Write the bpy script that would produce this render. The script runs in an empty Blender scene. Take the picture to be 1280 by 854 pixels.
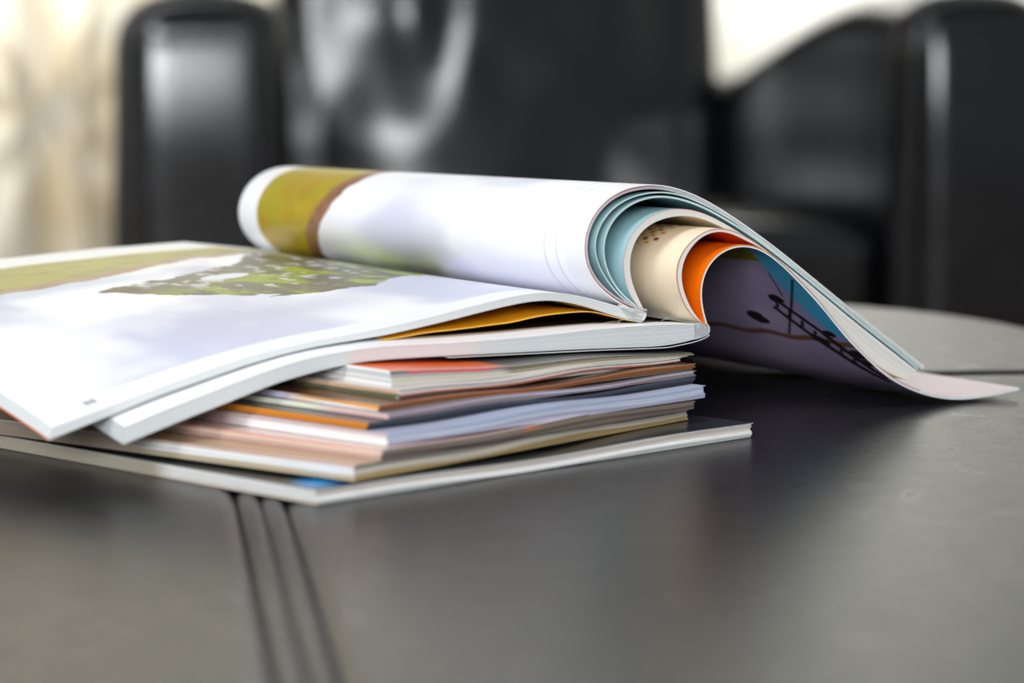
import bpy, bmesh
import math, random
import numpy as np
# ------------------------------------------------------------------ camera numbers
FPX = 3740.0                       # focal length in pixels of the 1280x854 frame
CAM_H = 0.155                      # camera height above the table top (table top is z = 0, floor z = -0.5)
PITCH = math.atan(427.0 / FPX)
CP, SP = math.cos(PITCH), math.sin(PITCH)

def ray(px, py):
    a, b = (px - 640.0) / FPX, -(py - 427.0) / FPX
    return np.array([a, CP + b * SP, -SP + b * CP])

def at_depth(px, py, D):           # pixel + distance into the room -> point
    r = ray(px, py)
    return np.array([0, 0, CAM_H]) + r * (D / r[1])

def at_height(px, py, z):
    r = ray(px, py)
    return np.array([0, 0, CAM_H]) + r * ((z - CAM_H) / r[2])

def project(P):
    P = np.asarray(P, float)
    x, y, z = P[..., 0], P[..., 1], P[..., 2] - CAM_H
    d = y * CP - z * SP
    v = y * SP + z * CP
    return np.stack([640 + FPX * x / d, 427 - FPX * v / d], -1)

class Frame:                       # a magazine's own axes: s away from the spine, t up the spine, z up
    def __init__(self, origin, deg):
        self.o = np.array([origin[0], origin[1], 0.0])
        a = math.radians(deg)
        self.u = np.array([-math.sin(a), math.cos(a), 0.0])
        self.w = np.array([-math.cos(a), -math.sin(a), 0.0])
    def near(self, px, py):        # where the line of sight meets the magazine's lower edge plane
        r = ray(px, py); c = np.array([0, 0, CAM_H])
        k = np.dot(self.o - c, self.u) / np.dot(r, self.u)
        p = c + k * r
        return np.dot(p - self.o, self.w), p[2]
    def curve(self, pts, n):
        c = smooth([self.near(*p) for p in pts], n)
        for _ in range(max(4, int((n / 60) ** 2 * 5))):    # take out the last unevenness of the outline
            c[1:-1] = 0.25 * c[:-2] + 0.5 * c[1:-1] + 0.25 * c[2:]
        return c
    def pt(self, s, t, z):
        s, t, z = np.broadcast_arrays(s, t, z)
        q = self.o + s[..., None] * self.w + t[..., None] * self.u
        q = q.copy(); q[..., 2] = z
        return q

def smooth(p, n):                  # Catmull-Rom through the points, resampled evenly by length
    p = np.array(p, float)
    P = np.vstack([2 * p[0] - p[1], p, 2 * p[-1] - p[-2]])
    out = []
    for i in range(1, len(P) - 2):
        for k in range(12):
            t = k / 12.0
            a, b, c, d = P[i - 1], P[i], P[i + 1], P[i + 2]
            out.append(0.5 * (2 * b + (c - a) * t + (2 * a - 5 * b + 4 * c - d) * t * t + (3 * b - a - 3 * c + d) * t ** 3))
    out.append(p[-1]); out = np.array(out)
    l = np.concatenate([[0], np.cumsum(np.linalg.norm(np.diff(out, axis=0), axis=1))])
    x = np.linspace(0, l[-1], n)
    return np.stack([np.interp(x, l, out[:, k]) for k in range(p.shape[1])], 1)

def length(c):
    return float(np.linalg.norm(np.diff(c, axis=0), axis=1).sum())

def shift(c, d):                   # offset a profile along its normal (positive: to the inside of the roll)
    g = np.gradient(c, axis=0); g /= np.linalg.norm(g, axis=1)[:, None] + 1e-12
    return c + d * np.stack([-g[:, 1], g[:, 0]], 1)

def sstep(x, a, b):
    t = np.clip((np.asarray(x, float) - a) / (b - a), 0, 1)
    return t * t * (3 - 2 * t)

PAGE_L = 0.268
FA = Frame(at_depth(807, 403, 1.075)[:2], 33.0)
oB = FA.o - 0.030 * FA.w - 0.008 * FA.u
FB = Frame(oB[:2], 33.0)

# ------------------------------------------------------------------ near-edge outlines (upper magazine A)
A_TOP = [(807,391),(785.6,387),(753,377),(729,370.5),(707.5,366.6),(687,364.5),(667,365.5),(643,369.5),(607.5,378),(561,390),(514,402),(467,412),(440,417.5),(387,427),(341,438),(294,451),(247,467),(200,484),(133,509),(66,534)]
A_BOT = [(802,403.5),(784,399.5),(761,394),(745,387),(722,380),(690,374.7),(667,376),(643,380.6),(607,389),(561,401),(514,412),(476,420.6),(440,426),(387,435),(341,446.5),(294,461),(247,478),(200,494),(130,523),(60,551)]
A_YEL = [(796,402),(780,399.5),(765,395.5),(743,390),(721.6,390),(682.5,394),(659,398.6),(636,404),(626,404.7),(579,411),(532.5,416),(500,422),(480,425)]
O1 = [(808,392),(785,387),(770,378),(756,368),(743,355),(732,340),(728,322),(727,309),(730,288),(740,267),(754,250),(776,236),(798,230.6),(820,229.5),(839,232.5),(867,242),(895,257),(932,281.5),(970,309.5),(1007,339.5),(1063,385.5),(1098,413),(1132,440),(1155,458)]
O2 = [(807,391),(785,380.6),(770,366.6),(753,343),(741,318),(740,309),(747,284),(763,261),(785,247),(810,240.6),(835,239.5),(857,245),(880,255.5),(905,269),(940,291.5),(972,316),(1007,343.5),(1062,388.5),(1097,416.5),(1131,443),(1150,459)]
O3 = [(807,391),(782,374),(764,352),(754,328),(751.5,311),(755,294),(766,272),(788,254),(810,246),(835,245),(872,255.5),(904,272.5),(940,295),(972,319),(1007,347),(1061,392),(1096,420),(1130,446.5),(1147,461)]
BL1 = [(808,392),(797,385),(789,376),(781,357),(778,335),(778,320),(781,306),(790,289),(804,275),(820,265),(844,260),(861,260.7),(880,266),(899,275.5),(935,297.5),(970,322),(1005,350),(1060,396),(1095,424),(1128,450),(1145,463)]
BL2 = [(808,394),(798,373),(790,357),(786,340),(786.5,325),(790,306),(802,287),(820,276),(848,269),(871,270.6),(886,276),(900.6,283),(920,293.5),(945,310),(972,333),(1000,361),(1026,388),(1055,417),(1090,452),(1115,469),(1134,475)]
# lower magazine B
B_TOP = [(885,405),(860,404.5),(841,405),(800,407),(747,411),(700,416),(654,421),(560,428),(506,430),(470,433),(440,437),(387,446.5),(341,460.6),(294,477.5),(247,496),(200,514),(156,533)]
B_BOT = [(886,419),(872,424),(832,433),(790,434.5),(747,436),(700,438),(654,440.5),(560,445),(506,448),(470,450.5),(440,454),(387,467),(350,477.5),(312,492.5),(275,507.5),(237,522),(200,537.5),(154,556)]
C1 = [(885,408),(876,406),(867.5,400),(855,384),(848,366),(844,351),(843.5,332),(852,314),(867,297),(882,287.5),(895,284),(910,285),(925,291),(940,300),(954,309.5),(975,326),(998,348),(1026,378),(1058,419),(1094,455.5),(1125,477),(1150,488)]
C2 = [(885,411),(877,404),(868,394),(858,375),(852,357),(850,340),(854,325),(865,306),(880,293),(897,288),(914,291),(930,300),(942,305.5),(955,311.3),(975,327.5),(998,349.8),(1026,380),(1058,421),(1094,457.5),(1125,479.5),(1150,490)]
LP = [(886,412),(881,401),(877,385),(875,365),(877,347),(885.6,329),(899,315.6),(914,308.5),(929,306),(942,308),(955,313.5),(975.6,329.5),(998,351.8),(1026,382),(1040,399.5),(1059,423.5),(1077.5,442),(1096,460),(1115,475),(1134,485),(1152,492),(1171,497),(1199,499.5),(1227,496.5),(1274,487)]

def roll_grid(F, c, t, L, base=(0.0, 0.040), taper=0.12, tail=0.45):
    """points of a rolled page: profile c (n,2) run up the spine; the roll tightens towards the far end, the tail stays down"""
    n = len(c); a = np.linspace(0, 1, n)[:, None]; tt = np.asarray(t)[None, :]
    k = 1 - taper * (tt / L) * (1 - sstep(a, tail, 0.97))
    s = base[0] + (c[:, 0:1] - base[0]) * k
    z = base[1] + (c[:, 1:2] - base[1]) * k
    return F.pt(s, tt + 0 * s, np.maximum(z, 0.0006))

FAR_S = np.array([-0.05, 0.0, 0.02, 0.05, 0.09, 0.137, 0.19, 0.25])
FAR_Z = np.array([0.036, 0.040, 0.0485, 0.0525, 0.0515, 0.049, 0.0445, 0.038])
def left_grid(F, c, t, L, ref=None, drop=0.0, soff=0.0):
    """points of a page lying open to the left: its near edge sags, its far edge lies higher; ref is the top page of its block"""
    tt = np.asarray(t)[None, :]
    f = 1 - (1 - tt / L) ** 2.3
    zf = np.interp(c[:, 0] - soff, FAR_S, FAR_Z) - drop
    if ref is not None:
        o = np.argsort(ref[:, 0]); zf = zf + c[:, 1] - np.interp(c[:, 0], ref[o, 0], ref[o, 1])
    z = c[:, 1:2] * (1 - f) + zf[:, None] * f
    s = c[:, 0:1] + 0 * tt
    return F.pt(s, tt + 0 * s, z)

def mix_curves(a, b, k):
    return a * (1 - k) + b * k

random.seed(7)
SC = bpy.context.scene
COL = SC.collection

# ------------------------------------------------------------------ camera
cam_data = bpy.data.cameras.new('camera')
cam = bpy.data.objects.new('camera', cam_data); COL.objects.link(cam)
cam.location = (0, 0, CAM_H); cam.rotation_euler = (math.pi / 2 - PITCH, 0, 0)
cam_data.sensor_width = 36.0; cam_data.lens = FPX * 36.0 / 1280.0
cam_data.clip_start = 0.01; cam_data.clip_end = 50
cam_data.dof.use_dof = True; cam_data.dof.focus_distance = 1.085; cam_data.dof.aperture_fstop = 7.6
SC.camera = cam
# ------------------------------------------------------------------ daylight and exposure
world = bpy.data.worlds.new('world'); SC.world = world; world.use_nodes = True
bg = world.node_tree.nodes['Background']
bg.inputs['Color'].default_value = (0.86, 0.93, 1.0, 1); bg.inputs['Strength'].default_value = 0.21

def area(name, loc, target, sx, sy, power, color):
    d = bpy.data.lights.new(name, 'AREA'); d.shape = 'RECTANGLE'; d.size = sx; d.size_y = sy; d.energy = power; d.color = color
    o = bpy.data.objects.new(name, d); COL.objects.link(o); o.location = loc
    v = np.array(target, float) - np.array(loc, float)
    from mathutils import Vector
    o.rotation_euler = Vector(v).to_track_quat('-Z', 'Y').to_euler()
    return o
area('window_light_front', (-0.35, -2.3, 0.95), (0.0, 2.4, 0.0), 1.8, 0.62, 96, (0.94, 0.97, 1.0))
area('window_light_high', (-0.35, 0.0, 1.7), (0.0, 1.02, 0.0), 0.9, 0.7, 30, (0.97, 0.985, 1.0))
area('window_light_back', (-0.25, 4.17, 0.42), (-0.25, 0.0, 0.42), 1.9, 0.52, 17, (0.95, 0.975, 1.0))
vs = SC.view_settings
SC.display_settings.display_device = 'sRGB'
vs.view_transform = 'Standard'; vs.look = 'None'; vs.exposure = 0.1; vs.gamma = 1.0; vs.use_curve_mapping = False
# ------------------------------------------------------------------ helpers
def lin(c):
    c = np.asarray(c, float) / 255.0
    return np.where(c <= 0.04045, c / 12.92, ((c + 0.055) / 1.055) ** 2.4)

def tag(o, label=None, cat=None, group=None, kind=None):
    if label: o['label'] = label
    if cat: o['category'] = cat
    if group: o['group'] = group
    if kind: o['kind'] = kind
    return o

def empty(name, loc, label, cat, group=None):
    o = bpy.data.objects.new(name, None); COL.objects.link(o)
    o.location = [float(v) for v in loc]; o.empty_display_size = 0.02
    return tag(o, label, cat, group)

class Acc:                         # collects surfaces with a printed colour per vertex, links them as ONE mesh object
    def __init__(self): self.v, self.c, self.f, self.n = [], [], [], 0
    def grid(self, G, col, flip=False, close=False):
        n, m = G.shape[:2]
        C = np.broadcast_to(np.asarray(col, float), (n, m, 3)).reshape(-1, 3)
        idx = np.arange(n * m).reshape(n, m) + self.n
        if close: idx = np.concatenate([idx, idx[:, :1]], 1)
        q = np.stack([idx[:-1, :-1], idx[1:, :-1], idx[1:, 1:], idx[:-1, 1:]], -1).reshape(-1, 4)
        if flip: q = q[:, ::-1]
        self.v.append(G.reshape(-1, 3)); self.c.append(C); self.f += q.tolist(); self.n += n * m
    def ngon(self, P, col, flip=False):
        P = np.asarray(P, float); k = len(P)
        self.v.append(P); self.c.append(np.broadcast_to(np.asarray(col, float), (k, 3)))
        f = list(range(self.n, self.n + k)); self.f.append(f[::-1] if flip else f); self.n += k
    def build(self, name, mat, parent=None, smooth_shade=True):
        V = np.concatenate(self.v); C = np.concatenate(self.c)
        if parent is not None: V = V - np.array(parent_loc(parent))
        me = bpy.data.meshes.new(name); me.from_pydata(V.tolist(), [], self.f)
        a = me.color_attributes.new('col', 'FLOAT_COLOR', 'POINT')
        a.data.foreach_set('color', np.concatenate([C, np.ones((len(C), 1))], 1).astype(np.float32).ravel())
        if smooth_shade: me.polygons.foreach_set('use_smooth', np.ones(len(me.polygons), bool))
        me.materials.append(mat); me.update()
        o = bpy.data.objects.new(name, me); COL.objects.link(o)
        if parent is not None: o.parent = parent
        return o

def parent_loc(o):
    p = np.array(o.location)
    while o.parent is not None:
        o = o.parent; p = p + np.array(o.location)
    return p

WHITE = lin((238, 240, 240))
def slab(acc, T, B, top=WHITE, bot=WHITE, edge=WHITE):
    """one sheet or block of paper between two point grids; edge is a colour or a dict near/far/start/end"""
    e = edge if isinstance(edge, dict) else dict(near=edge, far=edge, start=edge, end=edge)
    acc.grid(T, top); acc.grid(B, bot, flip=True)
    acc.grid(np.stack([T[:, 0], B[:, 0]], 1), e['near'])
    acc.grid(np.stack([T[:, -1], B[:, -1]], 1), e['far'], flip=True)
    acc.grid(np.stack([T[0], B[0]], 1), e['start'], flip=True)
    acc.grid(np.stack([T[-1], B[-1]], 1), e['end'])

def vnoise(x, y, seed=0):          # smooth value noise on arrays
    xi, yi = np.floor(x).astype(np.int64), np.floor(y).astype(np.int64)
    fx, fy = x - xi, y - yi
    fx, fy = fx * fx * (3 - 2 * fx), fy * fy * (3 - 2 * fy)
    def h(a, b):
        n = (a * 374761393 + b * 668265263 + seed * 982451653) & 0x7fffffff
        n = ((n ^ (n >> 13)) * 1274126177) & 0x7fffffff
        return ((n ^ (n >> 16)) & 0xffff) / 65535.0
    return (h(xi, yi) * (1 - fx) + h(xi + 1, yi) * fx) * (1 - fy) + (h(xi, yi + 1) * (1 - fx) + h(xi + 1, yi + 1) * fx) * fy
def fbm(x, y, seed=0, o=4):
    x, y = np.broadcast_arrays(np.asarray(x, float), np.asarray(y, float))
    r, a, tot = 0, 1.0, 0
    for k in range(o):
        r = r + a * vnoise(x * 2 ** k, y * 2 ** k, seed + k); tot += a; a *= 0.5
    return r / tot
def mix(a, b, k):
    k = np.asarray(k)[..., None]
    return np.asarray(a) * (1 - k) + np.asarray(b) * k

# ------------------------------------------------------------------ materials
def principled(name, rough=0.5, spec=0.5):
    m = bpy.data.materials.new(name); m.use_nodes = True
    b = m.node_tree.nodes['Principled BSDF']
    b.inputs['Roughness'].default_value = rough; b.inputs['Specular IOR Level'].default_value = spec
    return m, m.node_tree, b
def printed(name, rough, spec, thin=0.0):
    m, nt, b = principled(name, rough, spec)
    a = nt.nodes.new('ShaderNodeAttribute'); a.attribute_name = 'col'
    nt.links.new(a.outputs['Color'], b.inputs['Base Color'])
    if thin:                       # light passes through single sheets
        t = nt.nodes.new('ShaderNodeBsdfTranslucent'); x = nt.nodes.new('ShaderNodeMixShader'); x.inputs[0].default_value = thin
        nt.links.new(a.outputs['Color'], t.inputs['Color'])
        nt.links.new(b.outputs[0], x.inputs[1]); nt.links.new(t.outputs[0], x.inputs[2])
        nt.links.new(x.outputs[0], nt.nodes['Material Output'].inputs['Surface'])
    return m
M_EDGE = printed('page_edges', 0.6, 0.3)
M_PAGE = printed('glossy_page', 0.32, 0.45)
M_SHEET = printed('thin_sheet', 0.42, 0.4, 0.22)
M_COVER = printed('coated_cover', 0.22, 0.5)
def leather(name, base, rough, scale, bump, spec=0.5):
    m, nt, b = principled(name, rough, spec)
    tc = nt.nodes.new('ShaderNodeTexCoord')
    v = nt.nodes.new('ShaderNodeTexVoronoi'); v.inputs['Scale'].default_value = scale; v.feature = 'SMOOTH_F1'
    n = nt.nodes.new('ShaderNodeTexNoise'); n.inputs['Scale'].default_value = scale * 0.08; n.inputs['Detail'].default_value = 6
    nt.links.new(tc.outputs['Object'], v.inputs['Vector']); nt.links.new(tc.outputs['Object'], n.inputs['Vector'])
    cr = nt.nodes.new('ShaderNodeValToRGB'); cr.color_ramp.elements[0].position = 0.3; cr.color_ramp.elements[1].position = 0.75
    cr.color_ramp.elements[0].color = (*[c * 0.75 for c in base], 1); cr.color_ramp.elements[1].color = (*[c * 1.3 for c in base], 1)
    nt.links.new(n.outputs['Fac'], cr.inputs[0]); nt.links.new(cr.outputs[0], b.inputs['Base Color'])
    mr = nt.nodes.new('ShaderNodeMapRange'); mr.inputs['To Min'].default_value = rough - 0.05; mr.inputs['To Max'].default_value = rough + 0.07
    nt.links.new(n.outputs['Fac'], mr.inputs['Value']); nt.links.new(mr.outputs[0], b.inputs['Roughness'])
    bp = nt.nodes.new('ShaderNodeBump'); bp.inputs['Strength'].default_value = bump; bp.inputs['Distance'].default_value = 0.0006
    nt.links.new(v.outputs['Distance'], bp.inputs['Height']); nt.links.new(bp.outputs[0], b.inputs['Normal'])
    return m
M_TABLE = leather('table_leather', (0.011, 0.0108, 0.0112), 0.28, 900, 0.2, 0.5)
M_SEAM = leather('seam_leather', (0.010, 0.010, 0.0105), 0.30, 900, 0.2, 0.42)
M_CHAIR = leather('chair_leather', (0.007, 0.0072, 0.0084), 0.19, 260, 0.08, 0.78)
M_WOOD, _nt, _b = principled('dark_wood', 0.4, 0.5); _b.inputs['Base Color'].default_value = (0.02, 0.012, 0.008, 1)
def fabric(name, c0, c1, scale):
    m, nt, b = principled(name, 0.5, 0.35)
    tc = nt.nodes.new('ShaderNodeTexCoord'); n = nt.nodes.new('ShaderNodeTexNoise'); n.inputs['Scale'].default_value = scale; n.inputs['Detail'].default_value = 3
    nt.links.new(tc.outputs['Object'], n.inputs['Vector'])
    cr = nt.nodes.new('ShaderNodeValToRGB'); cr.color_ramp.elements[0].position = 0.35; cr.color_ramp.elements[1].position = 0.65
    cr.color_ramp.elements[0].color = (*c0, 1); cr.color_ramp.elements[1].color = (*c1, 1)
    nt.links.new(n.outputs['Fac'], cr.inputs[0]); nt.links.new(cr.outputs[0], b.inputs['Base Color'])
    t = nt.nodes.new('ShaderNodeBsdfTranslucent'); x = nt.nodes.new('ShaderNodeMixShader'); x.inputs[0].default_value = 0.35
    nt.links.new(cr.outputs[0], t.inputs['Color']); nt.links.new(b.outputs[0], x.inputs[1]); nt.links.new(t.outputs[0], x.inputs[2])
    nt.links.new(x.outputs[0], nt.nodes['Material Output'].inputs['Surface'])
    return m
M_CURTAIN = fabric('cream_satin', tuple(lin((226, 214, 190))), tuple(lin((250, 248, 240))), 7)
M_SHEER = fabric('pale_sheer', tuple(lin((240, 238, 228))), tuple(lin((248, 246, 241))), 5)
M_WALL, _nt, _b = principled('wall_paint', 0.8, 0.2); _b.inputs['Base Color'].default_value = (*lin((240, 238, 230)), 1)
M_FLOOR, _nt, _b = principled('floor_boards', 0.45, 0.4)
_n = _nt.nodes.new('ShaderNodeTexNoise'); _n.inputs['Scale'].default_value = 3; _r = _nt.nodes.new('ShaderNodeValToRGB')
_r.color_ramp.elements[0].color = (0.12, 0.07, 0.04, 1); _r.color_ramp.elements[1].color = (0.22, 0.14, 0.085, 1)
_nt.links.new(_n.outputs['Fac'], _r.inputs[0]); _nt.links.new(_r.outputs[0], _b.inputs['Base Color'])
GREY = (0.5, 0.5, 0.5)

def solid_box(name, lo, hi, mat, parent=None):
    acc = Acc(); (x0, y0, z0), (x1, y1, z1) = lo, hi
    P = np.array([[x0,y0,z0],[x1,y0,z0],[x1,y1,z0],[x0,y1,z0],[x0,y0,z1],[x1,y0,z1],[x1,y1,z1],[x0,y1,z1]], float)
    for q in ((3,2,1,0),(4,5,6,7),(0,1,5,4),(1,2,6,5),(2,3,7,6),(3,0,4,7)): acc.ngon(P[list(q)], GREY)
    return acc.build(name, mat, parent, False)
# ------------------------------------------------------------------ the setting
FLOOR_Z = -0.5
tag(solid_box('floor', (-3.5, -3.0, FLOOR_Z - 0.05), (3.5, 4.3, FLOOR_Z), M_FLOOR), kind='structure')
tag(solid_box('wall_back', (-3.5, 4.2, FLOOR_Z), (3.5, 4.3, 2.1), M_WALL), kind='structure')
tag(solid_box('wall_left', (-3.5, 0.6, FLOOR_Z), (-3.4, 4.2, 2.1), M_WALL), kind='structure')
tag(solid_box('wall_right', (3.4, 0.6, FLOOR_Z), (3.5, 4.2, 2.1), M_WALL), kind='structure')
tag(solid_box('baseboard_back', (-3.4, 4.18, FLOOR_Z), (3.4, 4.2, FLOOR_Z + 0.1), M_WALL), kind='structure')

def curtain(name, x0, x1, y, pleat, amp, pinch, label, mat):
    """hanging cloth with pleats; pinch = (x, z, strength) gathers the folds in a knot"""
    nx, nz = 240, 120
    X, Z = np.meshgrid(np.linspace(x0, x1, nx), np.linspace(FLOOR_Z + 0.02, 2.0, nz), indexing='ij')
    ph = X / pleat * 2 * np.pi
    Y = amp * np.sin(ph + 1.1 * np.sin(X * 9.0)) + 0.3 * amp * np.sin(2.3 * ph + 2 * Z)
    Xo = X.copy()
    if pinch:
        px, pz, k = pinch
        d = np.exp(-((Z - pz) / 0.17) ** 2)
        Xo = px + (X - px) * (1 - k * d)
        r = np.hypot(X - px, (Z - pz))
        Y = Y - 0.03 * np.exp(-(r / 0.07) ** 2) + 0.030 * np.exp(-(r / 0.35) ** 2) * np.sin(np.arctan2(Z - pz, X - px) * 9 + 6 * fbm(X * 6, Z * 6, 5))
    Y = Y + 0.02 * (fbm(X * 4, Z * 2.5, 3) - 0.5)
    G = np.stack([Xo, y + Y, Z], -1)
    acc = Acc(); acc.grid(G, GREY)
    o = acc.build(name, mat)
    return tag(o, label, 'curtain')
curtain('curtain', -1.35, -0.30, 3.92, 0.12, 0.034, (-0.60, 0.012, 0.22), 'cream satin curtain gathered in a puckered knot, left of the black armchair', M_CURTAIN)
curtain('curtain', -0.28, 1.9, 4.02, 0.17, 0.022, None, 'pale plain curtain hanging behind the armchair, showing between its back and right arm', M_SHEER)
# ------------------------------------------------------------------ furniture helpers
def arch(hw, zb, zt, k=28):        # upright outline with a broad round top, anticlockwise seen from the front
    hh = hw * 0.80; zc = zt - hh; n = 2 / 2.6
    a = np.linspace(0, math.pi, k)
    P = [[hw, zb + (zc - zb) * t] for t in np.linspace(0, 1, 8)[:-1]] + [[hw * math.copysign(abs(math.cos(t)) ** n, math.cos(t)), zc + hh * abs(math.sin(t)) ** n] for t in a] + [[-hw, zc + (zb - zc) * t] for t in np.linspace(0, 1, 8)[1:]]
    return np.array(P)
def rrect(hx, hy, r, k=6, e=6):    # rounded rectangle, centred
    P = []
    for cx, cy, a0 in ((hx - r, hy - r, 0), (-hx + r, hy - r, 90), (-hx + r, -hy + r, 180), (hx - r, -hy + r, 270)):
        for t in np.linspace(a0, a0 + 90, k): P.append([cx + r * math.cos(math.radians(t)), cy + r * math.sin(math.radians(t))])
    P = np.array(P); Q = []
    for i in range(len(P)):
        a, b = P[i], P[(i + 1) % len(P)]
        m = e if np.linalg.norm(b - a) > 2.5 * r * math.pi / 2 / k else 1
        for j in range(m): Q.append(a + (b - a) * j / m)
    return np.array(Q)
def loft(name, secs, mat, parent, caps=True):
    acc = Acc(); G = np.stack(secs, 0)
    acc.grid(G, GREY, close=True)
    if caps: acc.ngon(G[0], GREY); acc.ngon(G[-1], GREY, flip=True)
    return acc.build(name, mat, parent)

# ------------------------------------------------------------------ armchair
YAW = math.radians(8.0)
C0 = np.array([0.085, 2.87, 0.0])
RX, BY = np.array([math.cos(YAW), math.sin(YAW), 0]), np.array([-math.sin(YAW), math.cos(YAW), 0])
def loc(lx, ly, z):
    lx, ly, z = np.broadcast_arrays(np.asarray(lx, float), np.asarray(ly, float), np.asarray(z, float))
    q = C0 + lx[..., None] * RX + ly[..., None] * BY
    q[..., 2] = z
    return q
chair = empty('armchair', loc(0, 0.35, FLOOR_Z), 'black leather club armchair with rounded arms behind the table', 'armchair')
def arm(side):
    secs = []
    R = 0.042
    ins = [(R * (1 - math.cos(a)), R * (1 - math.sin(a))) for a in np.linspace(0, math.pi / 2, 9)]
    ys = [(y, i) for y, i in ins] + [(y, 0) for y in np.linspace(R, 0.66, 26)[1:]] + [(0.66 + 0.03 * math.sin(a), 0.03 * (1 - math.cos(a))) for a in np.linspace(0, math.pi / 2, 6)[1:]]
    for y, i in ys:
        cx = side * (0.378 - 0.075 * sstep(y, 0.02, 0.62))
        zt = 0.166 - 0.095 * sstep(y, 0.16, 0.64)
        p = arch(0.084 - i, -0.44, zt - i)
        bow = 0.006 * np.sin(np.clip((p[:, 1] + 0.44) / 0.5, 0, 1) * math.pi)
        secs.append(loc(cx + p[:, 0] * (1 + bow / 0.09), y, p[:, 1]))
    a = loft('arm', secs, M_CHAIR, chair)
    secs = []
    for k in np.concatenate([[0.0, 0.01], np.linspace(0.03, 0.96, 22)]):   # padded front panel, domed
        p = arch(0.067, -0.42, 0.149) * np.array([1 - k, 1]); zc = -0.18
        p[:, 1] = zc + (p[:, 1] - zc) * (1 - k)
        u = np.abs(p[:, 0]) / 0.067; v = np.clip((0.149 - p[:, 1]) / 0.15, 0, 1); v2 = np.clip((p[:, 1] + 0.42) / 0.15, 0, 1)
        e = np.sqrt(np.clip(1 - u ** 8, 0, 1)) * np.sqrt(1 - (1 - np.clip(v * 6, 0, 1)) ** 2) * (1 - (1 - v2) ** 2)
        y = 0.006 - 0.022 * e - 0.011 * (1 - (1 - v) ** 2) * np.clip(e * 2, 0, 1) if k else np.full(len(p), 0.012)
        secs.append(loc(side * 0.378 + p[:, 0], y, p[:, 1]))
    loft('front_panel', secs, M_CHAIR, a)
    tub = []
    path = arch(0.069, -0.43, 0.152, 40)
    for j, (x, z) in enumerate(path):
        tng = path[min(j + 1, len(path) - 1)] - path[max(j - 1, 0)]; tng = tng / np.linalg.norm(tng)
        nrm = np.array([tng[1], -tng[0]])
        ring = [(x + nrm[0] * 0.005 * math.cos(q), 0.001 + 0.005 * math.sin(q), z + nrm[1] * 0.005 * math.cos(q)) for q in np.linspace(0, 2 * math.pi, 9)[:-1]]
        ring = np.array(ring); tub.append(loc(side * 0.378 + ring[:, 0], ring[:, 1], ring[:, 2]))
    loft('piping', tub, M_CHAIR, a)
arm(-1); arm(1)
def cushion(name, hx, y0, y1, zc, hz, r, dome, taper=0.0):
    secs = []
    ins = [(r * (1 - math.cos(a)), r * (1 - math.sin(a))) for a in np.linspace(0, math.pi / 2, 8)]
    ys = [(y0 + y, i) for y, i in ins] + [(y, 0) for y in np.linspace(y0 + r, y1 - r, 18)[1:-1]] + [(y1 - y, i) for y, i in ins[::-1]]
    for y, i in ys:
        h = hx - taper * sstep(y, y0, y1)
        p = rrect(h - i, hz - i, r * 0.98 - i * 0.6, 7, 14)
        u = p[:, 0] / h; v = (y - y0) / (y1 - y0)
        z = zc + p[:, 1] + np.where(p[:, 1] > 0, dome * (1 - u ** 2) * math.sin(math.pi * min(1, max(0, v))) ** 0.6, 0)
        secs.append(loc(p[:, 0], y, z))
    return loft(name, secs, M_CHAIR, chair)
cushion('seat_cushion', 0.280, 0.015, 0.50, -0.125, 0.062, 0.03, 0.012, 0.058)
cushion('front_rail', 0.280, 0.03, 0.10, -0.315, 0.122, 0.02, 0.0)
def backrest():
    secs = []
    H = np.concatenate([[-0.185, -0.18, -0.172], np.linspace(-0.16, 0.38, 54), [0.405, 0.425, 0.438, 0.444]])
    for z in H:
        e = max(0, (z - 0.38) / 0.065); e = 0.045 * (1 - math.sqrt(max(0, 1 - e * e)))
        p = rrect(0.252 - e, 0.085 - e * 0.8, 0.045 - e * 0.6, 8, 30)
        lean = 0.10 * (z + 0.1) / 0.5
        lx = p[:, 0]
        front = np.clip(-p[:, 1] / 0.085, 0, 1)
        lobes = 0.016 * np.cos(lx / 0.252 * math.pi * 1.0) + 0.006 * np.exp(-((lx + 0.045) / 0.03) ** 2) * sstep(z, -0.02, 0.2) - 0.007 * np.exp(-((lx + 0.105) / 0.026) ** 2) * sstep(z, -0.02, 0.15)
        lobes = lobes + 0.014 * (fbm(lx * 8 + 3, np.full_like(lx, z * 7), 11, 2) - 0.5) + 0.007 * np.exp(-((z + 0.02) / 0.08) ** 2 - ((lx + 0.14) / 0.07) ** 2) 
        ly = 0.545 + p[:, 1] + lean - front * lobes
        secs.append(loc(lx - 0.024, ly, z))
    return loft('backrest', secs[::-1], M_CHAIR, chair)
backrest()
cushion('back_shell', 0.255, 0.655, 0.735, -0.17, 0.27, 0.03, 0.0)
for sx, sy in ((-1, 0.06), (1, 0.06), (-1, 0.62), (1, 0.62)):
    cx = sx * (0.373 - 0.075 * float(sstep(sy, 0.02, 0.62)))
    loft('leg', [loc(cx + p[:, 0], sy + p[:, 1], z) for z, p in ((FLOOR_Z, rrect(0.018, 0.018, 0.006)), (-0.438, rrect(0.026, 0.026, 0.008)))], M_WOOD, chair)

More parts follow.
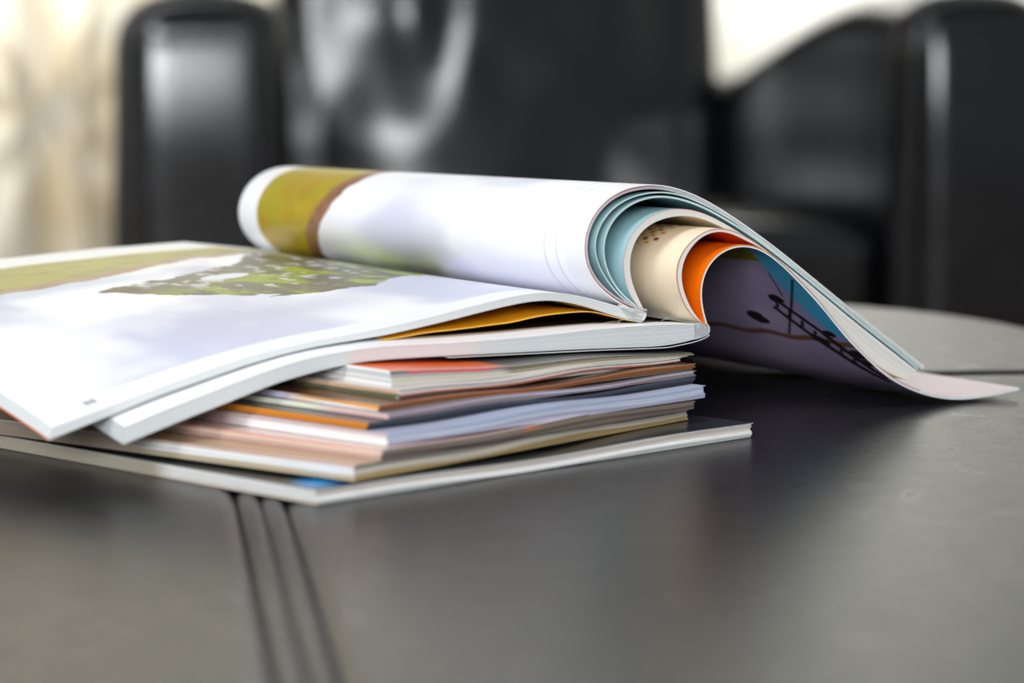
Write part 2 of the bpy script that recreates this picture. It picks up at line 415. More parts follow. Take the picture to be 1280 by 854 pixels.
# ------------------------------------------------------------------ leather topped coffee table
TA = math.radians(7.2)
TR, TB = np.array([math.cos(TA), math.sin(TA), 0]), np.array([-math.sin(TA), math.cos(TA), 0])
def tb(a, b, z):
    a, b, z = np.broadcast_arrays(np.asarray(a, float), np.asarray(b, float), np.asarray(z, float))
    q = a[..., None] * TR + b[..., None] * TB
    q[..., 2] = z
    return q
A0, A1, B0, B1, SA, SB, RC = -0.42, 0.425, 0.40, 1.555, 0.0378, 1.208, 0.21
table = empty('coffee_table', tb((A0 + A1) / 2, (B0 + B1) / 2, FLOOR_Z), 'black leather topped coffee table with stitched seams, under the magazines', 'table')
def corner_rect(a0, a1, b0, b1, d, rad):   # rad: corner radii in the order (a1,b1) (a0,b1) (a0,b0) (a1,b0); d is an inset
    P = []
    for (cx, cy, t0), r in zip(((a1, b1, 0), (a0, b1, 90), (a0, b0, 180), (a1, b0, 270)), rad):
        sx = 1 if cx == a1 else -1; sy = 1 if cy == b1 else -1
        rr = max(r - d, 0.0006); x, y = cx - sx * (d + rr), cy - sy * (d + rr)
        for t in np.linspace(t0, t0 + 90, 14): P.append((x + rr * math.cos(math.radians(t)), y + rr * math.sin(math.radians(t))))
    return np.array(P)
def panel(a0, a1, b0, b1, rad):
    prof = [(0.0, -0.035), (0.0, -0.0045), (0.0006, -0.0025), (0.0018, -0.0012), (0.0035, -0.0004), (0.006, 0.0)]
    secs = []
    for d, z in prof:
        p = corner_rect(a0, a1, b0, b1, d, rad); secs.append(tb(p[:, 0], p[:, 1], z))
    acc = Acc(); acc.grid(np.stack(secs, 0), GREY, close=True, flip=True); acc.ngon(secs[-1], GREY); acc.ngon(secs[0], GREY, flip=True)
    return acc.build('top_panel', M_TABLE, table)
g, h = 0.0068, 0.0030
panel(SA + g, A1, SB + h, B1, (RC, 0.002, 0.002, 0.002)); panel(A0, SA - g, SB + h, B1, (0.002, RC, 0.002, 0.002))
panel(A0, SA - g, B0, SB - h, (0.002, 0.002, RC, 0.002)); panel(SA + g, A1, B0, SB - h, (0.002, 0.002, 0.002, RC))
def welt(p0, p1, off, w, h):       # raised stitched ridge beside a seam
    p0, p1 = np.array(p0), np.array(p1); d = (p1 - p0) / np.linalg.norm(p1 - p0); n = np.array([d[1], -d[0]])
    t = np.linspace(0, 1, 240); th = np.linspace(0, math.pi, 9)
    L_ = np.linalg.norm(p1 - p0)
    hh = h * (0.88 + 0.12 * np.abs(np.sin(t * L_ / 0.007 * math.pi)))
    c = p0 + (p1 - p0) * t[:, None] + n * off
    P = c[:, None, :] + n * (w / 2 * np.cos(th))[None, :, None]
    Z = hh[:, None] * np.sin(th)[None, :] - 0.0022
    acc = Acc(); acc.grid(tb(P[..., 0], P[..., 1], Z), GREY, flip=True)
    return acc.build('seam_welt', M_SEAM, table)
for off in (-0.0036, 0.0036): welt((SA, B0 + 0.01), (SA, B1 - 0.01), off, 0.0074, 0.0022)
for off in (-0.0015, 0.0015): welt((A0 + 0.02, SB), (A1 - 0.02, SB), off, 0.0032, 0.0022)
ap = [tb(*corner_rect(A0, A1, B0, B1, 0.004, (RC,) * 4).T, z) for z in (-0.006, -0.10)]
acc = Acc(); acc.grid(np.stack(ap, 0), GREY, close=True); acc.ngon(ap[0], GREY); acc.ngon(ap[1], GREY, flip=True); acc.build('apron', M_TABLE, table)
for a in (A0 + 0.1, A1 - 0.1):
    for b in (B0 + 0.1, B1 - 0.1):
        loft('leg', [tb(a + p[:, 0], b + p[:, 1], z) for z, p in ((FLOOR_Z, rrect(0.018, 0.018, 0.006)), (-0.10, rrect(0.03, 0.03, 0.008)))], M_WOOD, table)
# ------------------------------------------------------------------ the stack of closed magazines
def stack_magazine(label, cn, rt, length_, cl, cr, cover, accents_and_shade=(), n=None, gap=0.0, round_=0.0, seed=0, cover_edge=None, wav=0.0009):
    """cn / rt: (pixel x, distance, z bottom, z top) of the near and the right-hand corner of its lower edge; cl / cr colours of the leaf edges"""
    rng = random.Random(seed); nr = np.random.RandomState(seed)
    def foot(px, D):
        d = D * CP + CAM_H * SP
        return np.array([(px - 640) / FPX * d, D])
    C, R = foot(cn[0], cn[1]), foot(rt[0], rt[1])
    e = R - C; W = np.linalg.norm(e); e = e / W; l = np.array([-e[1], e[0]])
    zb = lambda a: cn[2] + (rt[2] - cn[2]) * a
    zt = lambda a: cn[3] + (rt[3] - cn[3]) * a
    root = empty('magazine', (*(C + e * W / 2 + l * length_ / 2), min(cn[2], rt[2])), label, 'magazine', 'closed magazines stacked on the table')
    th = max(cn[3] - cn[2], rt[3] - rt[2]); n = n or max(3, int(th / 0.00075))
    a, b = np.linspace(0, 1, 30), np.linspace(0, 1, 22)
    Aa, Bb = np.meshgrid(a, b, indexing='ij')
    def surf(f, oa, ob):
        z = zb(Aa) + (zt(Aa) - zb(Aa)) * f
        z = z + wav * np.sin(Aa * (7 + seed % 3) + seed) * np.sin(math.pi * np.clip(Aa, 0, 1)) * (1 - Bb) * np.any(np.asarray(f) > 0.01)
        x = C[0] + e[0] * (Aa * (W + oa) ) + l[0] * (Bb * length_ + ob)
        y = C[1] + e[1] * (Aa * (W + oa) ) + l[1] * (Bb * length_ + ob)
        return np.stack([x, y, z], -1)
    acc = Acc()
    for k in range(n):
        f0, f1 = k / n, (k + 0.9) / n
        if k == n - 1: f1 = 0.97
        oa, ob = nr.uniform(-0.0025, 0.0012) * (0.3 if n <= 6 else 1), nr.uniform(-0.0006, 0.0006)
        if round_: ob += round_ * (1 - math.sqrt(max(0, 1 - (2 * (k + 0.5) / n - 1) ** 2)))
        cL = lin(cl[min(len(cl) - 1, int(len(cl) * k / n))]); cR = lin(cr[min(len(cr) - 1, int(len(cr) * k / n))])
        j1, j2 = nr.uniform(0.72, 1.06), nr.uniform(0.66, 1.06)
        # printed bleeds vary slowly along each leaf edge
        cl_ = cL[None, None] * (j1 * (0.86 + 0.28 * fbm(b[:, None] * 5 + 17 * k, 0.5 * np.ones((22, 1)), seed)))[..., None] * np.ones((1, 2, 1))
        cr_ = cR[None, None] * (j2 * (0.86 + 0.28 * fbm(a[:, None] * 5 + 13 * k, 0.5 * np.ones((30, 1)), seed + 9)))[..., None] * np.ones((1, 2, 1))
        for (side, k0, k1, u0, u1, colr) in accents_and_shade:  # colour accents, plus overhang shade painted as darker tones along the left faces
            if k0 <= k < k1:
                if side == 'l': cl_[(b >= u0) & (b <= u1)] = lin(colr)
                else: cr_[(a >= u0) & (a <= u1)] = lin(colr)
        def bend(q):               # leaves are not quite flat: the bundles open and close along their edges
            return q + (0.55 / n) * (fbm(Aa * 5 + 3.1 * round(q * n), Bb * 5, seed + 20, 2) - 0.5) * (0.02 < q < 0.96)
        slab(acc, surf(bend(f1), oa, ob), surf(bend(f0), oa, ob), cR, cR, dict(near=np.minimum(cr_, 0.9), far=cR, start=np.minimum(cl_, 0.9), end=cL))
    tag(acc.build('pages', M_EDGE, root), kind='stuff')
    acc = Acc()
    ct = cover(Aa, Bb) if callable(cover) else lin(cover)
    ce = lin(cover_edge or (225, 226, 226))
    T = surf(1.0, 0.0003, -0.0003); B = surf(0.972, 0.0003, -0.0003)
    slab(acc, T, B, ct, WHITE, ce)
    acc.build('front_cover', M_COVER, root)
    return root

K = (34, 36, 38)
def bottom_cover(a, b):
    c = mix(lin((22, 24, 27)), lin((46, 50, 54)), sstep(fbm(a * 4, b * 3, 4), 0.4, 0.65))
    blue = (a > 0.015) & (a < 0.07) & (b > 0.008) & (b < 0.05)
    c[blue] = lin((40, 150, 225))
    return c
STACK = []
BROWN, TAN, PINK = (150, 136, 124), (196, 180, 152), (214, 176, 164)
WHT, CRM, GRY, LAV = (236, 236, 234), (222, 214, 200), (150, 150, 148), (198, 200, 224)
stack_magazine('lowest magazine of the stack, black cover with a blue mark, lying flat on the table', (395, 0.911, 0.0002, 0.0046), (940, 1.056, 0.0002, 0.0052), 0.245,
               [CRM, WHT, WHT], [WHT, WHT, (226, 216, 206), WHT], bottom_cover, n=6, seed=1, wav=0.0007, accents_and_shade=[('l', 0, 9, 0.3, 1, (176, 168, 150))])
stack_magazine('thick magazine with brownish page edges and a tan back cover, second from the bottom', (442, 0.921, 0.0060, 0.0111), (859, 1.062, 0.0056, 0.0102), 0.27,
               [TAN, WHT, WHT, PINK], [(186, 160, 110), CRM, CRM, BROWN], (180, 150, 120), seed=2, accents_and_shade=[('l', 0, 9, 0.35, 1, (150, 136, 122))])
stack_magazine('thin magazine with pink and cream page edges, between the tan one and the bluish one', (477, 0.930, 0.0113, 0.0144), (868, 1.055, 0.0104, 0.0142), 0.27,
               [PINK, (236, 214, 196), (226, 150, 130)], [(128, 112, 102), BROWN, (150, 128, 116)], (200, 170, 160), seed=3, accents_and_shade=[('l', 0, 9, 0.4, 1, (146, 118, 106)), ('r', 3, 5, 0.42, 0.48, (226, 120, 40))])
stack_magazine('magazine with white and pale blue page edges in the middle of the stack', (484, 0.938, 0.0146, 0.0184), (880, 1.055, 0.0144, 0.0188), 0.27,
               [WHT, (240, 232, 232), (226, 196, 190)], [LAV, (214, 222, 236), (176, 190, 222)], (190, 196, 220), seed=4, accents_and_shade=[('l', 0, 9, 0.25, 1, (170, 146, 142))])
stack_magazine('dark magazine with an orange spine edge, above the pale blue one', (459, 0.945, 0.0186, 0.0209), (868, 1.060, 0.0190, 0.0211), 0.26,
               [(206, 124, 34), (222, 140, 40)], [(46, 52, 60), (58, 64, 72), (70, 78, 90)], (40, 44, 52), n=4, seed=5, cover_edge=(70, 74, 80), accents_and_shade=[('l', 0, 9, 0.55, 1, (120, 108, 98))])
stack_magazine('thin magazine with mauve and pink page edges, above the dark one', (486, 0.952, 0.0211, 0.0228), (868, 1.062, 0.0213, 0.0232), 0.26,
               [(226, 190, 184), (230, 206, 200)], [(150, 138, 150), (168, 140, 132), (190, 196, 220)], (150, 130, 140), n=3, seed=6, accents_and_shade=[('l', 0, 9, 0.12, 0.5, (226, 226, 206)), ('l', 0, 9, 0.5, 1, (84, 78, 74))])
stack_magazine('magazine with yellow, white and orange printed page corners, dark brown at the right', (474, 0.957, 0.0230, 0.0249), (868, 1.064, 0.0234, 0.0255), 0.26,
               [(236, 220, 190), (200, 130, 50)], [(110, 92, 74), (150, 96, 50), (168, 92, 34)], (90, 60, 40), n=3, seed=7, accents_and_shade=[('l', 0, 1, 0.02, 0.10, (246, 244, 240)), ('l', 1, 3, 0.0, 0.06, (240, 160, 50)), ('l', 0, 3, 0.16, 0.3, (208, 206, 232)), ('l', 0, 3, 0.3, 1, (70, 62, 60))])
stack_magazine('magazine with curled white page corner and rust lines, just under the topmost closed one', (500, 0.971, 0.0251, 0.0279), (850, 1.066, 0.0257, 0.0274), 0.25,
               [(86, 96, 70), (206, 170, 140)], [WHT, (176, 110, 88), WHT, (236, 236, 238)], (200, 190, 186), n=4, seed=8, round_=0.003, accents_and_shade=[('l', 0, 9, 0.25, 1, (56, 40, 48))])
def red_cover(a, b):
    c = np.ones(a.shape + (3,)) * lin((90, 88, 84))
    c[(b < 0.5) & (a < 0.36)] = lin((246, 104, 44))
    return c
stack_magazine('topmost closed magazine with an orange red cover and white layered corner, under the open ones', (489, 0.981, 0.0274, 0.0332), (863, 1.072, 0.0272, 0.0284), 0.25,
               [WHT, (226, 226, 224), (206, 208, 208), WHT], [(222, 222, 214), (206, 200, 180), (170, 172, 172), (120, 122, 124)], red_cover, seed=9,
               accents_and_shade=[('l', 0, 20, 0.22, 1, (128, 116, 108)), ('r', 5, 7, 0.04, 0.32, (226, 110, 112)), ('r', 3, 12, 0.36, 1, (122, 114, 96))])

# ------------------------------------------------------------------ printed pictures
PAPER = lin((241, 242, 243))
def landscape(a, t, gutter_bleed=True):
    """the two page countryside photograph, printed upside down to the camera: a from spine (0) to edge (1), t along the spine"""
    cl = fbm(a * 5 + 2, t * 3.2 + 1, 21, 4); c2 = fbm(a * 3 + 9, t * 4.5, 22, 3)
    c = mix(lin((246, 247, 250)), lin((206, 208, 228)), sstep(cl, 0.44, 0.66))
    c = mix(c, lin((190, 202, 224)), 0.7 * sstep(np.exp(-((t - 0.55 - 0.1 * a) / 0.09) ** 2) * c2 * 2, 0.5, 1.1) * sstep(a, 0.3, 0.6))
    c = mix(c, lin((196, 198, 218)), 0.8 * np.exp(-((a - 0.52) / 0.2) ** 2 - ((t - 0.20) / 0.07) ** 2))
    c = mix(c, lin((250, 250, 251)), 0.85 * np.exp(-((a - 0.70) / 0.16) ** 2 - ((t - 0.40) / 0.08) ** 2))
    gb = np.interp(a, [0, 0.1, 0.25, 0.35, 0.42, 0.53, 0.6, 0.7, 0.85, 1], [0.73, 0.74, 0.76, 0.75, 0.725, 0.67, 0.65, 0.643, 0.65, 0.66]) + 0.03 * (fbm(a * 30, t * 8, 5, 3) - 0.5)
    gr = mix(lin((150, 152, 52)), lin((176, 166, 84)), fbm(a * 9, t * 14, 6, 4)); gr = mix(gr, lin((120, 118, 48)), 0.6 * sstep(fbm(a * 24, t * 40, 8, 3), 0.55, 0.7))
    br = mix(lin((150, 112, 88)), lin((186, 158, 132)), fbm(a * 40, t * 40, 9, 3))
    c = mix(c, br, sstep(t, gb - 0.012, gb)); c = mix(c, gr, sstep(t, gb + 0.022, gb + 0.04))
    lo = np.interp(a, [0, 0.06, 0.134, 0.2, 0.337, 0.4, 0.47, 0.53, 0.585, 0.62, 0.64], [0.50, 0.44, 0.375, 0.31, 0.265, 0.277, 0.322, 0.387, 0.44, 0.49, 0.53]) + 0.05 * (fbm(a * 45, t * 30, 12, 3) - 0.5)
    hi = np.interp(a, [0, 0.2, 0.26, 0.33, 0.45, 0.53, 0.6, 0.64], [0.80, 0.78, 0.72, 0.63, 0.585, 0.555, 0.54, 0.53]) + 0.04 * (fbm(a * 40, t * 30, 13, 3) - 0.5)
    tree = sstep(t, lo - 0.004, lo + 0.004) * (1 - sstep(t, hi - 0.004, hi + 0.004)) * (a < 0.64)
    f = fbm(a * 34, t * 22, 14, 4)
    tc = mix(lin((84, 82, 64)), lin((120, 116, 96)), f)
    tc = mix(tc, lin((150, 168, 34)), sstep(fbm(a * 30 + 5, t * 16, 15, 4), 0.42, 0.62) * sstep(hi - t, 0.05, 0.16))
    holes = sstep(fbm(a * 60, t * 40, 16, 3), 0.60, 0.66) * sstep(t - lo, 0.06, 0.12)
    hole2 = np.exp(-((a - 0.42) / 0.05) ** 2 - ((t - 0.52) / 0.03) ** 2) > 0.5
    tc = mix(tc, lin((226, 228, 236)), np.clip(0.6 * holes + hole2, 0, 1))
    c = mix(c, tc, tree)
    m = (a > 0.934) | (t < 0.05) | (t > 0.885)
    c[m] = PAPER
    return c

def left_print(a, t):
    c = landscape(a, t)
    # folio numerals by the corner of the photograph
    for i, x in enumerate((0.921, 0.931)):
        d = (np.abs(a - x) < 0.0035) & (np.abs(t - 0.032) < 0.007) & ~((np.abs(a - x) < 0.0012) & (np.abs(t - 0.032) < 0.003))
        c[d] = lin((70, 74, 92))
    return c

def roll_print(a, t):
    """right hand page of the spread: the photograph runs on over the roll"""
    c = mix(lin((244, 244, 249)), lin((214, 214, 232)), sstep(fbm(a * 6 + 4, t * 4, 31, 3), 0.42, 0.72))
    c = mix(c, lin((250, 250, 251)), sstep(0.28 - t, 0, 0.16))
    gb = np.interp(a, [0, 0.08, 0.15, 0.22, 0.28, 0.4, 1], [0.785, 0.78, 0.74, 0.70, 0.675, 0.655, 0.65])
    dk = np.exp(-((t - 0.50) / 0.13) ** 2 - ((a - 0.085) / 0.035) ** 2)
    c = mix(c, mix(lin((128, 122, 92)), lin((196, 194, 176)), fbm(a * 60, t * 20, 32, 3)), 0.75 * dk)
    gr = mix(lin((156, 148, 22)), lin((190, 158, 40)), fbm(a * 26, t * 10, 33, 4)); gr = mix(gr, lin((172, 110, 30)), 0.35 * sstep(fbm(a * 16 + 3, t * 30, 34, 3), 0.58, 0.72))
    br = mix(lin((120, 78, 48)), lin((158, 116, 88)), fbm(a * 60, t * 60, 35, 3))
    gb = gb + 0.01 * (fbm(a * 60, t * 10, 36, 3) - 0.5)
    c = mix(c, br, sstep(t, gb - 0.006, gb)); c = mix(c, gr, sstep(t, gb + 0.03, gb + 0.042))
    c[(t > 0.938)] = PAPER
    # two hair lines and a plain margin along the lower edge of the page
    c[(t < 0.05)] = PAPER
    for x in (0.068, 0.098):
        d = np.abs(t - x) < 0.0012
        c[d] = c[d] * 0.72
    return c

# ------------------------------------------------------------------ open magazines
def rows(k, L=PAGE_L): return np.linspace(0, L, k)
def sheet(acc, F, mid, th, grid_fn, t, top=WHITE, bot=WHITE, edge=WHITE, **kw):
    slab(acc, grid_fn(F, shift(mid, -th / 2), t, PAGE_L, **kw), grid_fn(F, shift(mid, th / 2), t, PAGE_L, **kw), top, bot, edge)
def leaf_colors(base, k, amp=0.12):
    return [np.clip(lin(base) * random.uniform(1 - amp, 1 + amp * 0.4), 0, 0.92) for _ in range(k)]

magA = empty('open_magazine', (*FA.pt(np.array(0.03), np.array(0.13), np.array(0.0))[:2], 0.03), 'upper open magazine showing a countryside photo, its right-hand pages rolled over', 'magazine', 'open magazines on the pile')
tA = rows(30)
N = 120
cT, cB = FA.curve(A_TOP, N), FA.curve(A_BOT, N)
# left-hand pages: a block of leaves, and the printed page on top of it
acc = Acc(); n = 7; cols = leaf_colors((214, 217, 216), n)
for k in range(n):
    f0, f1 = 0.06 + 0.94 * k / n, 0.06 + 0.94 * (k + 0.86) / n
    slab(acc, left_grid(FA, mix_curves(cT, cB, f0), tA, PAGE_L, ref=cT), left_grid(FA, mix_curves(cT, cB, f1), tA, PAGE_L, ref=cT), WHITE, WHITE, cols[k] if k < n - 1 else dict(near=cols[k], far=cols[k], start=cols[k], end=lin((206, 116, 82))))
tag(acc.build('left_pages', M_EDGE, magA), kind='stuff')
na, nt_ = 420, 300
cP = FA.curve(A_TOP, na); tt = rows(nt_)
a_, t_ = np.meshgrid(np.linspace(0, 1, na), tt / PAGE_L, indexing='ij')
acc = Acc()
slab(acc, left_grid(FA, cP, tt, PAGE_L), left_grid(FA, mix_curves(cP, FA.curve(A_BOT, na), 0.05), tt, PAGE_L, ref=cP), left_print(a_, t_), WHITE, WHITE)
tag(acc.build('left_page', M_PAGE, magA), 'left-hand page with a meadow, tree and cloudy sky photo')
# a loose yellow leaf hanging below the left-hand block
acc = Acc(); sheet(acc, FA, FA.curve(A_YEL, 80), 0.00025, left_grid, tA, lin((244, 176, 20)), lin((244, 176, 20)), lin((250, 210, 120)), drop=0.0036)
tag(acc.build('yellow_page', M_SHEET, magA), 'bright yellow leaf hanging under the left pages')
# right-hand pages, rolled over
na, nt_ = 520, 300
cO = FA.curve(O1, na); tt = rows(nt_)
a_, t_ = np.meshgrid(np.linspace(0, 1, na), tt / PAGE_L, indexing='ij')
acc = Acc(); slab(acc, roll_grid(FA, cO, tt, PAGE_L), roll_grid(FA, shift(cO, 0.00035), tt, PAGE_L), roll_print(a_, t_), WHITE, WHITE)
tag(acc.build('rolled_page', M_PAGE, magA), 'outermost rolled page with the photo running on over it')
NR = 150
def rolled(name, F, c1, c2, k, colors, label=None, mat=None, top=WHITE, bot=WHITE, fill=0.93, f0=0.0, f1=1.0, base=(0, 0.04), kind='stuff', m=None):
    acc = Acc()
    A_, B_ = F.curve(c1, NR), F.curve(c2, NR)
    for i in range(k):
        x0 = f0 + (f1 - f0) * i / k; x1 = f0 + (f1 - f0) * (i + fill) / k
        col = colors[i % len(colors)]
        slab(acc, roll_grid(F, mix_curves(A_, B_, x0), tA, PAGE_L, base=base), roll_grid(F, mix_curves(A_, B_, x1), tA, PAGE_L, base=base), top if i == 0 else WHITE, bot if i == k - 1 else WHITE, col)
    o = acc.build(name, mat or M_SHEET, magA if F is FA else magB)
    if label: tag(o, label)
    if kind: tag(o, kind=kind)
    return o
RED = lin((196, 70, 74))
REDS = mix(RED, WHITE, sstep(np.linspace(0, 1, NR), 0.30, 0.42))[:, None]
def edges(near): return dict(near=near, far=WHITE, start=WHITE, end=WHITE)
cO1 = FA.curve(O1, NR)
acc = Acc()
AQUA = lin((164, 200, 204)); AQUA_D = lin((150, 192, 198))
for d, col in ((0.0007, edges(REDS)), (0.0011, WHITE), (0.0015, edges(mix(REDS, WHITE, np.float64(0.45))))):
    sheet(acc, FA, shift(cO1, d), 0.00022, roll_grid, tA, WHITE, AQUA if d > 0.0014 else WHITE, col)
tag(acc.build('rolled_leaf', M_SHEET, magA), 'outer rolled leaves with red printed edges')
for c, th in ((O2, 0.0005), (O3, 0.0007)):
    acc = Acc(); sheet(acc, FA, FA.curve(c, NR), th, roll_grid, tA, AQUA, AQUA, lin((206, 226, 224)))
    acc.build('rolled_leaf', M_SHEET, magA)
bl = leaf_colors((212, 210, 203), 17, 0.09); bl[0] = edges(mix(RED * 1.2, WHITE, sstep(np.linspace(0, 1, NR), 0.34, 0.5))[:, None])
rolled('inner_roll', FA, BL1, BL2, 16, bl, 'thick inner roll of leaves with a pale blue outer page', M_EDGE, top=lin((160, 198, 204)), bot=lin((226, 210, 180)))
def spine(F, pts, parent, base, col):     # the glued back of the block, rounded at its end
    c = F.curve(pts, 40); acc = Acc(); G = roll_grid(F, c, tA, PAGE_L, base=base)
    acc.grid(G, col, close=False); acc.ngon(G[:, 0], col, flip=True); acc.ngon(G[:, -1], col)
    acc.build('spine', M_EDGE, parent)
spine(FA, [(772,380),(790,385),(804,388),(808.5,391),(808,396),(803,402.5),(799,403.5),(786,399.5)], magA, (0, 0.04), lin((206, 208, 206)))
# binding threads frayed out of the spine
def thread(pts, parent, F):
    P = smooth([F.pt(np.array(s), np.array(t), np.array(z)) for s, t, z in pts], 24)
    acc = Acc(); th = np.linspace(0, 2 * math.pi, 6)[:-1]; r = 0.00009
    T = np.gradient(P, axis=0); T /= np.linalg.norm(T, axis=1)[:, None]
    n1 = np.cross(T, [0, 0, 1.0]); n1 /= np.linalg.norm(n1, axis=1)[:, None] + 1e-9; n2 = np.cross(T, n1)
    acc.grid(P[:, None] + r * (np.cos(th)[None, :, None] * n1[:, None] + np.sin(th)[None, :, None] * n2[:, None]), lin((150, 150, 140)), close=True)
    acc.build('binding_thread', M_EDGE, parent)
for x0 in (0.004, -0.004, -0.006, 0.012):
    r_ = random.Random(int(x0 * 1e4))
    thread([(x0 + r_.uniform(-1, 1) * 0.003 + 0.002 * i * (1 if x0 > 0 else -1), -0.003 - 0.0008 * r_.random(), 0.0405 + r_.uniform(-1, 1) * 0.0006) for i in range(5)], magA, FA)

magB = empty('open_magazine', (*FB.pt(np.array(0.05), np.array(0.13), np.array(0.0))[:2], 0.025), 'lower open magazine with cream, orange and crane-photo pages, under the countryside one', 'magazine', 'open magazines on the pile')
bT, bB = FB.curve(B_TOP, N), FB.curve(B_BOT, N)
acc = Acc(); n = 11; cols = leaf_colors((206, 210, 210), n, 0.10)
for k in range(n):
    f0, f1 = 0.06 + 0.94 * k / n, 0.06 + 0.94 * (k + 0.88) / n
    slab(acc, left_grid(FB, mix_curves(bT, bB, f0), tA, PAGE_L, ref=bT, drop=0.0044, soff=0.03), left_grid(FB, mix_curves(bT, bB, f1), tA, PAGE_L, ref=bT, drop=0.0044, soff=0.03), WHITE, WHITE, cols[k])
tag(acc.build('left_pages', M_EDGE, magB), kind='stuff')
# its top page is coloured black inside a white margin
na, nt_ = 160, 120
cb_ = FB.curve(B_TOP, na); tt = rows(nt_); a_, t_ = np.meshgrid(np.linspace(0, 1, na), tt / PAGE_L, indexing='ij')
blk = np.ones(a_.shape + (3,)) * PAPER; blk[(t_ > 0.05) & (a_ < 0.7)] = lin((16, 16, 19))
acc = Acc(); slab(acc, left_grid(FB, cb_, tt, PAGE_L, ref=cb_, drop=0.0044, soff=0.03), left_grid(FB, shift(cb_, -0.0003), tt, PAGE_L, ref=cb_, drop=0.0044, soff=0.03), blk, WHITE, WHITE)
tag(acc.build('left_page', M_PAGE, magB), 'page with a black area inside a white margin')
bb = (0.030, 0.040)
spine(FB, [(868,404.5),(880,404),(885.5,405.5),(887.5,410),(887,416),(884,419.5),(876,422.5),(868,424.5)], magB, bb, lin((200, 204, 204)))
cr = leaf_colors((224, 220, 212), 7)
rolled('cream_roll', FB, C1, C2, 6, [lin((196, 120, 90))] + cr, 'rolled leaves with a thin red line at the edge', M_EDGE, top=WHITE, bot=lin((236, 92, 20)), base=bb, f0=0.12)
na, nt_ = 300, 200
cC = FB.curve(C1, na); tt = rows(nt_); a_, t_ = np.meshgrid(np.linspace(0, 1, na), tt / PAGE_L, indexing='ij')
def cream_print(a, t):
    c = np.ones(a.shape + (3,)) * lin((240, 223, 196))
    ln = np.abs(t - 0.038) < 0.0018
    c[ln & (a > 0.1) & (a < 0.36)] *= 0.78
    gx, gy = np.floor(a / 0.012), np.floor(t / 0.014)
    d = (np.abs((a / 0.012) % 1 - 0.5) < 0.34) & (np.abs((t / 0.014) % 1 - 0.5) < 0.34) & (((gx + gy) % 2) == 0)
    z = (a > 0.215) & (a < 0.32) & (t > 0.07) & (t < 0.19)
    c[d & z] = lin((206, 160, 30)); c[d & z & (gx % 3 == 1)] = lin((150, 60, 40))
    return c
acc = Acc(); slab(acc, roll_grid(FB, cC, tt, PAGE_L, base=bb), roll_grid(FB, shift(cC, 0.0003), tt, PAGE_L, base=bb), cream_print(a_, t_), WHITE, lin((200, 150, 120)))
tag(acc.build('cream_page', M_PAGE, magB), 'cream rolled page with rows of small printed dots')
cL = FB.curve(LP, NR)
acc = Acc(); sheet(acc, FB, shift(cL, -0.00055), 0.0003, roll_grid, tA, mix(lin((250, 120, 8)), lin((240, 222, 224)), sstep(np.linspace(0, 1, NR), 0.52, 0.6))[:, None], WHITE, edges(mix(lin((250, 170, 90)), WHITE, sstep(np.linspace(0, 1, NR), 0.3, 0.5))[:, None]), base=bb)
tag(acc.build('orange_page', M_SHEET, magB), 'bright orange rolled page')
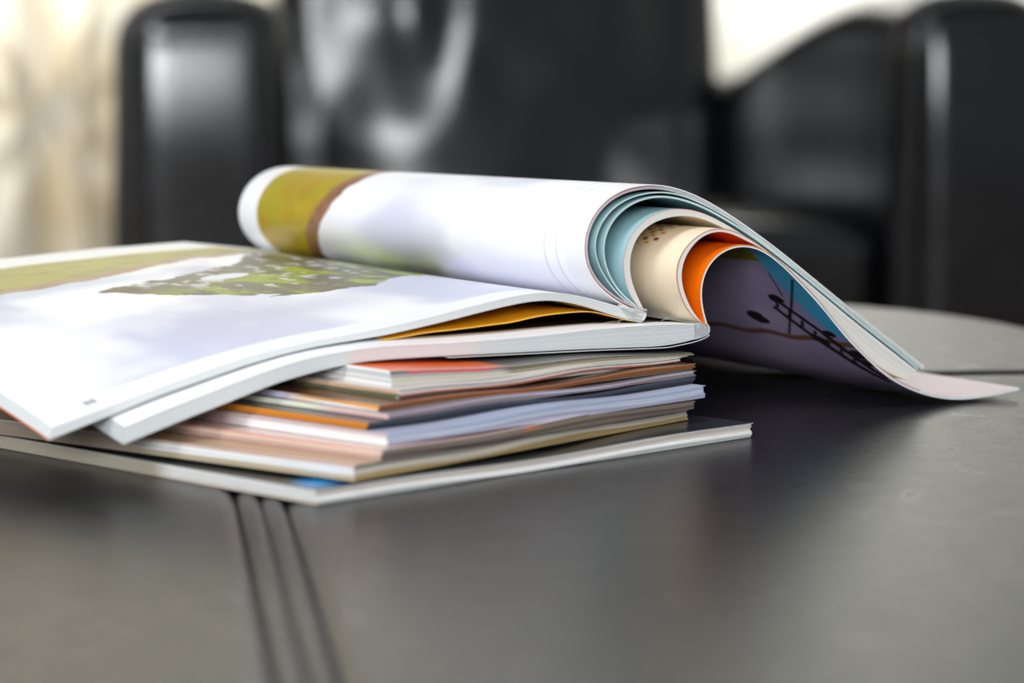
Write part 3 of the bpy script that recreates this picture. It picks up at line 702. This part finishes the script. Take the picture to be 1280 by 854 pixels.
def crane_marks(c, a, t):
    """flat print: blue sky, yellow flag shape, a lattice crane jib with mast and hut, a brown horizon"""
    bt = np.interp(a, [0.24, 0.31, 0.34, 0.39, 0.41, 0.45, 0.476, 0.505, 0.56], [0.03, 0.042, 0.047, 0.053, 0.047, 0.043, 0.035, 0.027, -0.01]) + 0.012 * (fbm(a * 40, t * 30, 42, 3) - 0.5)
    c = mix(c, mix(lin((44, 150, 200)), lin((90, 180, 214)), fbm(a * 12, t * 14, 43)), 1 - sstep(t, bt - 0.008, bt + 0.012))
    ye = (a < 0.306) & (t > bt - 0.004)
    c[ye] = lin((150, 130, 24))
    def seg(p, q, w, col):
        (a0, t0), (a1, t1) = p, q
        dx, dy = (a1 - a0), (t1 - t0)
        k = np.clip(((a - a0) * dx + (t - t0) * dy) / (dx * dx + dy * dy), 0, 1)
        d = np.hypot(a - a0 - k * dx, t - t0 - k * dy)
        c[d < w * 1.5] = col
    dk, bn = lin((36, 30, 34)), lin((120, 84, 62))
    hz = (np.abs(a - 0.548 - 0.004 * np.sin(t * 60)) < 0.008) & (t < 0.33)
    c[hz] = bn
    seg((0.430, 0.098), (0.522, 0.046), 0.0035, dk); seg((0.522, 0.046), (0.66, 0.008), 0.0045, dk)
    seg((0.462, 0.112), (0.557, 0.068), 0.0035, dk); seg((0.557, 0.068), (0.68, 0.018), 0.005, dk)
    for k in np.linspace(0, 1, 7):
        p = (0.440 + 0.16 * k, 0.094 - 0.063 * k)
        seg(p, (p[0] + 0.018, p[1] + 0.012), 0.0022, dk)
    seg((0.362, 0.010), (0.54, 0.132), 0.0016, dk); seg((0.345, 0.05), (0.42, 0.07), 0.001, dk)
    for p, w in (((0.433, 0.092), 0.011), ((0.498, 0.177), 0.013), ((0.505, 0.168), 0.010), ((0.545, 0.07), 0.010), ((0.521, 0.033), 0.008), ((0.583, 0.012), 0.012), ((0.61, 0.012), 0.010)):
        d = np.hypot((a - p[0]), (t - p[1]) * 0.9) + 0.006 * (fbm(a * 90, t * 90, 45, 2) - 0.5)
        c[d < w * 1.25] = dk
    return c
def crane_print(a, t):
    c = mix(lin((176, 160, 190)), lin((150, 138, 172)), sstep(fbm(a * 4, t * 4, 41, 3), 0.35, 0.65))
    return crane_marks(c, a, t)
na, nt_ = 560, 360
cP = FB.curve(LP, na); tt = rows(nt_); a_, t_ = np.meshgrid(np.linspace(0, 1, na), tt / PAGE_L, indexing='ij')
acc = Acc(); slab(acc, roll_grid(FB, shift(cP, -0.0002), tt, PAGE_L, base=bb), roll_grid(FB, shift(cP, 0.0002), tt, PAGE_L, base=bb), mix(lin((240, 226, 228)), lin((214, 208, 226)), fbm(a_ * 6, t_ * 3, 44)), crane_print(a_, t_), WHITE)
tag(acc.build('crane_page', M_PAGE, magB), 'innermost page with a construction crane photo on its underside')
# loose black cover under the spine, its pale edge hanging below the block
cv = smooth([FB.near(*p) for p in [(887,419),(882,422.5),(868,427.5),(850,431.5),(832,434.6),(790,436.5),(747,438),(654,442.5),(560,447)]], 60)
acc = Acc(); sheet(acc, FB, cv, 0.0003, left_grid, tA, lin((20, 22, 24)), lin((20, 22, 24)), lin((210, 212, 212)), ref=bT, drop=0.0044, soff=0.03)
tag(acc.build('cover', M_COVER, magB), 'black cover bent round the spine')
